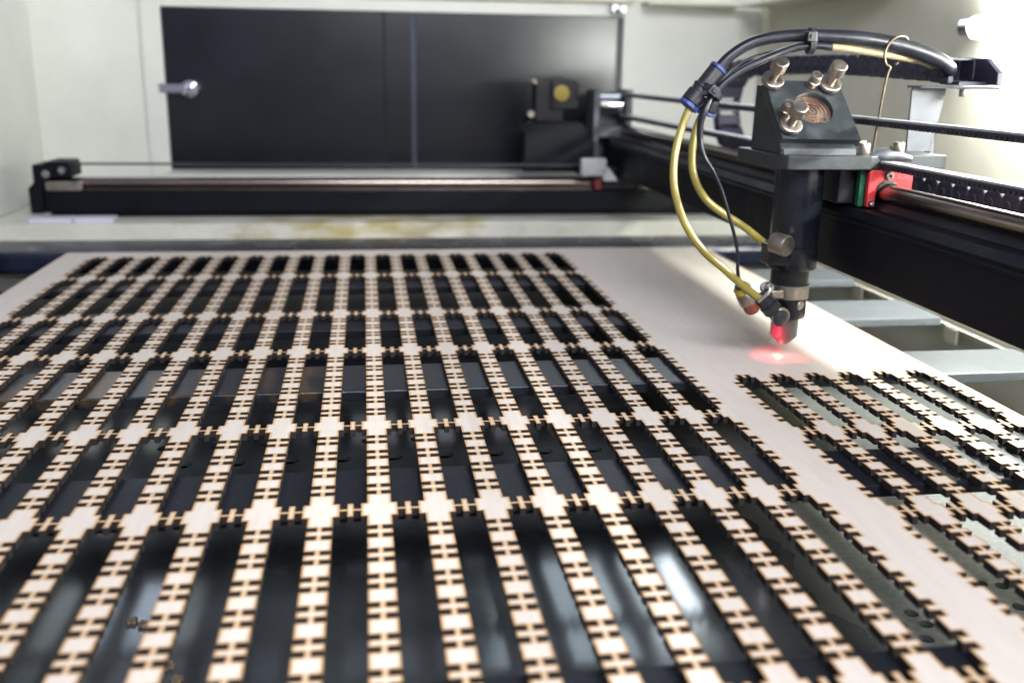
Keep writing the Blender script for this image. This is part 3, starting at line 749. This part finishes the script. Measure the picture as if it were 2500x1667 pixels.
# wedge body and the tilted mirror holder
SN = Vector((0, -1, 1)).normalized(); SU = Vector((0, 1, 1)).normalized()
P0 = Vector((10.18, 7.92, 5.85))
b = MB().prism([(9.95, 5.453), (7.95, 5.453), (7.93, 5.62), (9.45, 7.12), (9.85, 7.12)], 'x', 10.16, 12.15, bev=.025)
wd = b.build('mirror_block', M['plate'], lh)
MB().box((12.153, 8.15, 5.455), (12.19, 9.7, 5.60)).box((10.25, 7.925, 5.456), (12.17, 7.947, 5.60)).build('trim', M['alu'], wd)
def slope(u, s, h=0): return Vector((P0.x + u, P0.y, P0.z)) + SU * s + SN * h
# plate with a round recess
def slope_plate():
    b = MB(); W, Lh, T = 2.08, 1.98, .24
    outer = [(0, 0), (W, -.02), (1.98, Lh - .04), (-.02, Lh), ]
    c = (1.07, 1.03); r = .52
    oloop = [Vector((x, y, 0)) for x, y in outer]
    hl = [Vector((c[0] + r * math.cos(-t), c[1] + r * math.sin(-t), 0)) for t in [2 * math.pi * j / 40 for j in range(40)]]
    flat = oloop + hl
    top = [b.bm.verts.new(slope(v.x, v.y, 0)) for v in flat]; bot = [b.bm.verts.new(slope(v.x, v.y, -T)) for v in flat]
    for t in tessellate_polygon([oloop, hl]):
        b.bm.faces.new([top[i] for i in t]); b.bm.faces.new([bot[i] for i in t][::-1])
    for k in range(4): b.bm.faces.new((top[k], top[(k + 1) % 4], bot[(k + 1) % 4], bot[k]))
    for k in range(40):
        f = b.bm.faces.new((top[4 + k], top[4 + (k + 1) % 40], bot[4 + (k + 1) % 40], bot[4 + k])); f.smooth = True
    return b
sp = slope_plate().build('mirror_plate', M['plate'], lh)
b = MB(); prof = [(.001, 0)]
prof = [(.51, -.04)]
for k in range(5):
    r0 = .50 - k * .098
    prof += [(r0, .0), (r0 - .055, .0), (r0 - .065, -.05), (r0 - .09, -.05)]
prof += [(.02, 0)]
b.lathe(prof, slope(1.07, 1.03, -.12), SN, 48); b.build('mirror_back', M['copper'], sp)
def knob(u, s, nm='adjusting_knob'):
    b = MB().lathe([(.27, 0), (.285, .012), (.285, .11), (.27, .122), (.12, .124), (.12, .15)], slope(u, s, .05), SN, 40)
    disc = b
    b2 = MB().lathe([(.10, 0), (.10, .31), (.185, .312), (.20, .325), (.20, .60), (.185, .615)], slope(u, s, .17), SN, 40)
    k_ = b2.build(nm, M['nickel'], lh); disc.build('lock_disc', M['nickel'], k_)
knob(.13, 1.86); knob(1.66, 1.76); knob(.26, .36)
def slope_screw(u, s):
    b = MB().lathe([(.09, 0), (.09, .16), (.15, .165), (.16, .18), (.16, .22), (.145, .23), (.145, .42), (.13, .435), (.075, .435), (.07, .34), (.001, .34)], slope(u, s, 0), SN, 24)
    b.lathe([(.15, 0), (.15, .06)], slope(u, s, .001), SN, 24)
    b.build('spring_screw', M['nickel'], sp)
slope_screw(1.2, 1.76); slope_screw(.22, .78)
# barrel
b = MB().lathe([(.62, 0), (.62, 2.05)], (TX + .03, TY, 5.108), (0, 0, -1), 48)
b.build('barrel', M['gloss_black'], lh)
b = MB().lathe([(.62, 0), (.645, .02), (.645, .56), (.62, .6)], (TX + .02, TY, 3.045), (0, 0, -1), 48)
pk1 = at(1868, 585, 'y', 8.2)
b.box((10.12, 7.95, 2.62), (10.66, 8.6, 3.17), bev=.05)
cl = b.build('collar', M['gloss_black'], lh)
kp = at(1893, 592, 'y', 7.95)
ka = Vector((.42, -.90, -.10)).normalized()
MB().lathe([(.22, 0), (.27, .03), (.27, .44), (.25, .47)], kp - ka * .05, ka, 36).build('thumb_screw', M['nickel'], cl)
b = MB().lathe([(.50, 0), (.50, .55), (.50, .75)], (TX, TY, 2.47), (0, 0, -1), 48); b.build('inner_tube', M['gloss_black'], lh)
bc = MB().lathe([(.515, 0), (.535, .01), (.535, .36), (.515, .37)], (TX, TY, 2.02), (0, 0, -1), 48)
bc.box((10.28, 8.0, 1.75), (10.62, 8.5, 1.97), bev=.04)
bco = bc.build('band_clamp', M['nickel'], lh)
p1 = at(1868, 702, 'y', 8.0)
MB().lathe([(.15, 0), (.15, .07), (.09, .09), (.07, .3)], p1 + Vector((0, .05, 0)), (.3, -1, .1), 20).build('bolt', M['steel'], bco)
MB().tube([at(1875, 700, 'y', 7.72), at(1880, 708, 'y', 7.66), at(1868, 722, 'y', 7.66), at(1851, 737, 'y', 7.7)], .045, sub=5).build('wire_clip', M['steel'], bco)
b = MB().lathe([(.48, 0), (.505, .03), (.505, .5), (.49, .56), (.40, .60)], (TX - .01, TY, 1.68), (0, 0, -1), 48)
lc = b.build('nozzle_collar', M['gloss_black'], lh)
sp1 = at(1951, 742, 'y', 8.35)
MB().lathe([(.11, 0), (.13, .02), (.13, .28), (.11, .3)], sp1 + Vector((-.15, .12, 0)), (.5, -.85, -.05), 20).build('thumb_screw', M['nickel'], lc)
b = MB().lathe([(.36, 0), (.36, .54), (.34, .58), (.15, .77), (.11, .80), (.06, .80), (.05, .7), (.001, .7)], (TX - .02, TY, 1.15), (0, 0, -1), 48)
b.build('nozzle', mat('nozzle_metal', (0.07, 0.065, 0.065), 0.5, metal=0.0, var=0.2, nscale=80), lh)
# air inlet elbow
e0 = at(1857, 722, 'y', 7.9); e1 = at(1896, 768, 'y', 7.95)
d_ = (e1 - e0)
b = MB().lathe([(.17, 0), (.2, .03), (.2, .30), (.25, .32), (.25, d_.length * .75), (.2, d_.length * .8), (.2, d_.length)], e0, d_, 28)
el = b.build('air_inlet', M['blackpl'], lh)
e2 = at(1905, 776, 'y', 7.8)
b = MB().lathe([(.13, 0), (.22, .02), (.22, .16), (.13, .2)], e2 + Vector((.0, .15, 0)), (.15, -1, -.15), 28); b.lathe([(.12, 0), (.12, .4)], e2 + Vector((0, .5, 0)), (0, -1, 0), 18)
b.build('elbow', M['blackpl'], el)
b = MB().lathe([(.23, 0), (.255, .02), (.255, .07), (.23, .09)], e2 + Vector((.02, .1, .02)), (.15, -1, -.15), 28); b.build('lock_ring', M['nickel'], el)
# chain bracket
b = MB().prism([(14.30, 5.453), (14.98, 5.453), (15.22, 7.02), (15.22, 7.1), (14.28, 7.1), (14.27, 7.02)], 'y', 9.3, 9.38)
b.prism([(14.27, 9.3), (14.3, 8.95), (16.05, 8.2), (16.1, 9.6), (14.27, 9.6)], 'z', 7.103, 7.16)
b.box((14.3, 9.385, 5.453), (15.0, 10.2, 5.52))
b.box((14.98, 9.29, 5.3), (15.06, 9.6, 5.8))
br = b.build('chain_bracket', M['alu'], lh)
cap_screw((15.35, 8.7, 7.10), (0, 0, -1), .1, .2, br)

# red pointer diode clamped beside the nozzle, aimed at the work
q0 = at(1806, 692, 'y', 8.0); q1 = at(1840, 762, 'y', 8.0)
dp = thing('laser_pointer', q0, 'small red pointer diode with yellow tape clamped left of the nozzle', 'laser pointer')
ax = (q1 - q0).normalized(); Lp = (q1 - q0).length
MB().lathe([(.12, 0), (.16, .02), (.16, .16)], q0, ax, 24).build('cable_end', M['alu'], dp)
MB().lathe([(.215, 0), (.225, .02), (.225, .17), (.21, .18)], q0 + ax * .10, ax, 28).build('yellow_tape', M['yellow_tape'], dp)
MB().lathe([(.22, 0), (.24, .03), (.24, .30), (.21, .33)], q0 + ax * .282, ax, 28).build('diode_body', M['nickel'], dp)
MB().lathe([(.21, 0), (.21, Lp - .72), (.16, Lp - .62), (.07, Lp - .615)], q0 + ax * .615, ax, 28).build('lens_barrel', M['brown_tip'], dp)
# its light: a narrow red beam that lands under the nozzle
spot_p = at(1900, 868, 'z', 0)
sl = bpy.data.lights.new('pointer_beam', 'SPOT'); sl.energy = .12; sl.color = (1.0, .03, .08); sl.spot_size = math.radians(62); sl.spot_blend = 1.0; sl.shadow_soft_size = .0012
so = bpy.data.objects.new('pointer_beam', sl); COL.objects.link(so)
src = q1 + (spot_p - q1).normalized() * .14; so.location = src * S
so.rotation_euler = (spot_p - src).normalized().to_track_quat('-Z', 'Y').to_euler()
gl = bpy.data.lights.new('pointer_scatter', 'SPOT'); gl.energy = .10; gl.spot_size = math.radians(75); gl.spot_blend = .6; gl.color = (1.0, .03, .08); gl.shadow_soft_size = .005
go = bpy.data.objects.new('nozzle_red_fill', gl); COL.objects.link(go); go.location = (spot_p + Vector((-.75, -.5, .30))) * S  # added lamp that reddens the nozzle in place of scattered pointer light
go.rotation_euler = Vector((.75, .5, .30)).to_track_quat('-Z', 'Y').to_euler()

hl = bpy.data.lights.new('laser_dot', 'POINT'); hl.energy = .0022; hl.color = (1.0, .35, .22); hl.shadow_soft_size = .0008
ho = bpy.data.objects.new('laser_dot', hl); COL.objects.link(ho); ho.location = (spot_p + Vector((0, 0, .09))) * S

# ------------------------------------------------------------------ hoses and wires
def hose(name, pts, r, m_, label, cat, rads=None, seg=14, parent=None):
    b = MB().tube([at(x, y, 'y', Y) for x, y, Y in pts], r, seg=seg, rads=rads)
    o = b.build(name, M[m_], parent)
    return tag(o, label, cat) if label else o
hose('air_hose', [(1684, 262, 8.6), (1662, 320, 8.4), (1646, 390, 8.2), (1647, 465, 8.0), (1672, 545, 7.8), (1715, 610, 7.7), (1762, 652, 7.7), (1805, 690, 7.7), (1845, 722, 7.8), (1864, 733, 7.95)], .10, 'hose',
     'translucent yellow air hose curving in the outer loop down to the nozzle', 'air hose')
hose('air_hose', [(1722, 265, 9.2), (1700, 315, 9.1), (1690, 370, 9.0), (1694, 430, 8.9), (1722, 485, 8.8), (1768, 523, 8.8), (1815, 553, 8.8), (1862, 590, 8.9)], .10, 'hose',
     'translucent yellow air hose on the inner loop passing behind the collar of the laser head', 'air hose')
hose('wire', [(1738, 232, 8.3), (1722, 268, 8.2), (1711, 300, 8.2), (1709, 345, 8.2), (1720, 385, 8.1), (1742, 420, 8.1), (1762, 465, 8.0), (1778, 520, 8.0), (1793, 575, 8.0), (1801, 620, 8.0), (1801, 660, 8.0), (1806, 694, 8.0)], .045, 'rubber',
     'thin black wire hanging between the yellow hoses down to the pointer diode', 'wire', rads=[.06, .085, .085, .08, .06, .045, .045, .045, .045, .045, .045, .04])
hose('rubber_hose', [(1752, 170, 8.6), (1785, 136, 8.6), (1840, 104, 8.6), (1910, 90, 8.6), (1985, 88, 8.6), (2080, 93, 8.6), (2160, 104, 8.7), (2230, 122, 8.8), (2290, 147, 8.9), (2318, 172, 9.0), (2305, 186, 9.5), (2290, 190, 10.5)], .15, 'rubber',
     'thick black rubber hose arching over the laser head', 'hose', rads=[.13, .135, .145, .15, .16, .18, .195, .20, .20, .195, .18, .16])
hose('thin_hose', [(1742, 236, 8.4), (1762, 210, 8.4), (1800, 180, 8.4), (1850, 153, 8.4), (1905, 130, 8.5), (1960, 114, 8.5), (2000, 112, 8.5), (2030, 116, 8.5)], .095, 'rubber',
     'thin black sleeve running below the thick rubber hose', 'hose')
hose('tan_hose', [(2018, 114, 8.52), (2070, 120, 8.6), (2130, 130, 8.7), (2200, 141, 8.9), (2255, 152, 9.2), (2290, 172, 9.8)], .085, 'tan',
     'tan plastic hose coming out of the black sleeve below the thick rubber hose', 'hose')
hose('thin_cable', [(1728, 236, 8.9), (1752, 208, 8.9), (1785, 172, 9.0), (1820, 148, 9.2), (1860, 132, 9.4), (1920, 122, 9.5), (1975, 112, 9.2)], .03, 'rubber',
     'very thin grey cable between the two black hoses', 'cable')
# push-in union with blue rings
un = thing('hose_union', at(1710, 215, 'y', 8.6), 'black push-in hose union with blue release rings left of the laser head', 'hose fitting')
a0 = at(1757, 163, 'y', 8.6); a1 = at(1678, 262, 'y', 8.6); dd = (a1 - a0).normalized(); LL = (a1 - a0).length
b = MB().lathe([(.18, .10), (.22, .12), (.22, LL * .48), (.26, LL * .50), (.26, LL * .54), (.24, LL * .56), (.24, LL * .64), (.27, LL * .66), (.27, LL - .14), (.24, LL - .12)], a0, dd, 32)
c0 = at(1735, 238, 'y', 8.9); c1 = at(1717, 292, 'y', 8.9); d2_ = (c1 - c0).normalized()
b.lathe([(.2, 0), (.25, .03), (.25, .34), (.22, .38)], c0, d2_, 28)
b.build('union_body', M['blackpl'], un)
b = MB().lathe([(.16, 0), (.23, .015), (.23, .09), (.17, .10)], a0, dd, 32); b.build('release_ring', M['blue'], un)
b = MB().lathe([(.2, 0), (.27, .015), (.27, .10), (.18, .13)], a0 + dd * (LL - .12), dd, 32); b.build('release_ring', M['blue'], un)
b = MB().lathe([(.19, 0), (.24, .015), (.24, .07), (.16, .09)], c0 + d2_ * .38, d2_, 28); b.build('release_ring', M['blue'], un)
# cable ties
def cable_tie(c, axis, r1, r2, headp, label):
    c = Vector(c); d = Vector(axis).normalized(); u = Vector((0, -1, 0)); v = d.cross(u).normalized(); u = v.cross(d).normalized()
    b = MB(); seg = 28
    ring = []
    for hh in (-.075, .075):
        for k_ in (1.0, 1.0 + .05 / r1):
            ring.append([b.bm.verts.new(c + d * hh + u * math.cos(2 * math.pi * j / seg) * r2 * k_ + v * math.sin(2 * math.pi * j / seg) * r1 * k_) for j in range(seg)])
    for j in range(seg):
        k = (j + 1) % seg
        b.bm.faces.new((ring[0][j], ring[0][k], ring[2][k], ring[2][j])); b.bm.faces.new((ring[1][j], ring[1][k], ring[3][k], ring[3][j]))
        b.bm.faces.new((ring[0][j], ring[0][k], ring[1][k], ring[1][j])); b.bm.faces.new((ring[2][j], ring[2][k], ring[3][k], ring[3][j]))
    t = thing('cable_tie', c, label, 'cable tie', 'black cable ties on the hoses')
    b.build('strap', M['blackpl'], t)
    h = MB(); h.box((-.12, -.1, -.12), (.12, .08, .12), bev=.02).box((-.05, -.14, -.05), (.05, -.101, .05))
    q_ = Matrix((v.to_tuple(), u.to_tuple(), d.to_tuple())).transposed().to_4x4()
    h.xform(Matrix.Translation(Vector(headp)) @ q_ @ Matrix.Rotation(math.pi, 4, 'Z')); h.build('head', M['blackpl'], t)
cable_tie(at(1980, 101, 'y', 8.55), (1, 0, -.02), .27, .19, at(1980, 90, 'y', 8.3), 'black cable tie strapping the hoses at the top of the arch above the mirror holder')
cable_tie(at(1735, 225, 'y', 8.5), (.6, 0, .8), .26, .34, at(1741, 222, 'y', 8.12), 'black cable tie round the hose union left of the mirror holder')
# hooked brass wire
b = MB().tube([at(2130, 372, 'y', 8.5), at(2143, 300, 'y', 8.5), at(2155, 235, 'y', 8.5), at(2166, 185, 'y', 8.5), at(2173, 166, 'y', 8.5), at(2162, 155, 'y', 8.5), at(2160, 132, 'y', 8.5), at(2170, 108, 'y', 8.5),
               at(2188, 92, 'y', 8.5), at(2206, 89, 'y', 8.6), at(2216, 98, 'y', 8.8), at(2214, 112, 'y', 9.05), at(2205, 135, 'y', 9.1), at(2196, 150, 'y', 8.9), at(2184, 160, 'y', 8.6)], .032, seg=10)
tag(b.build('wire_hook', M['brass_wire']), 'bent brass coloured wire hook holding up the black hose', 'wire hook')
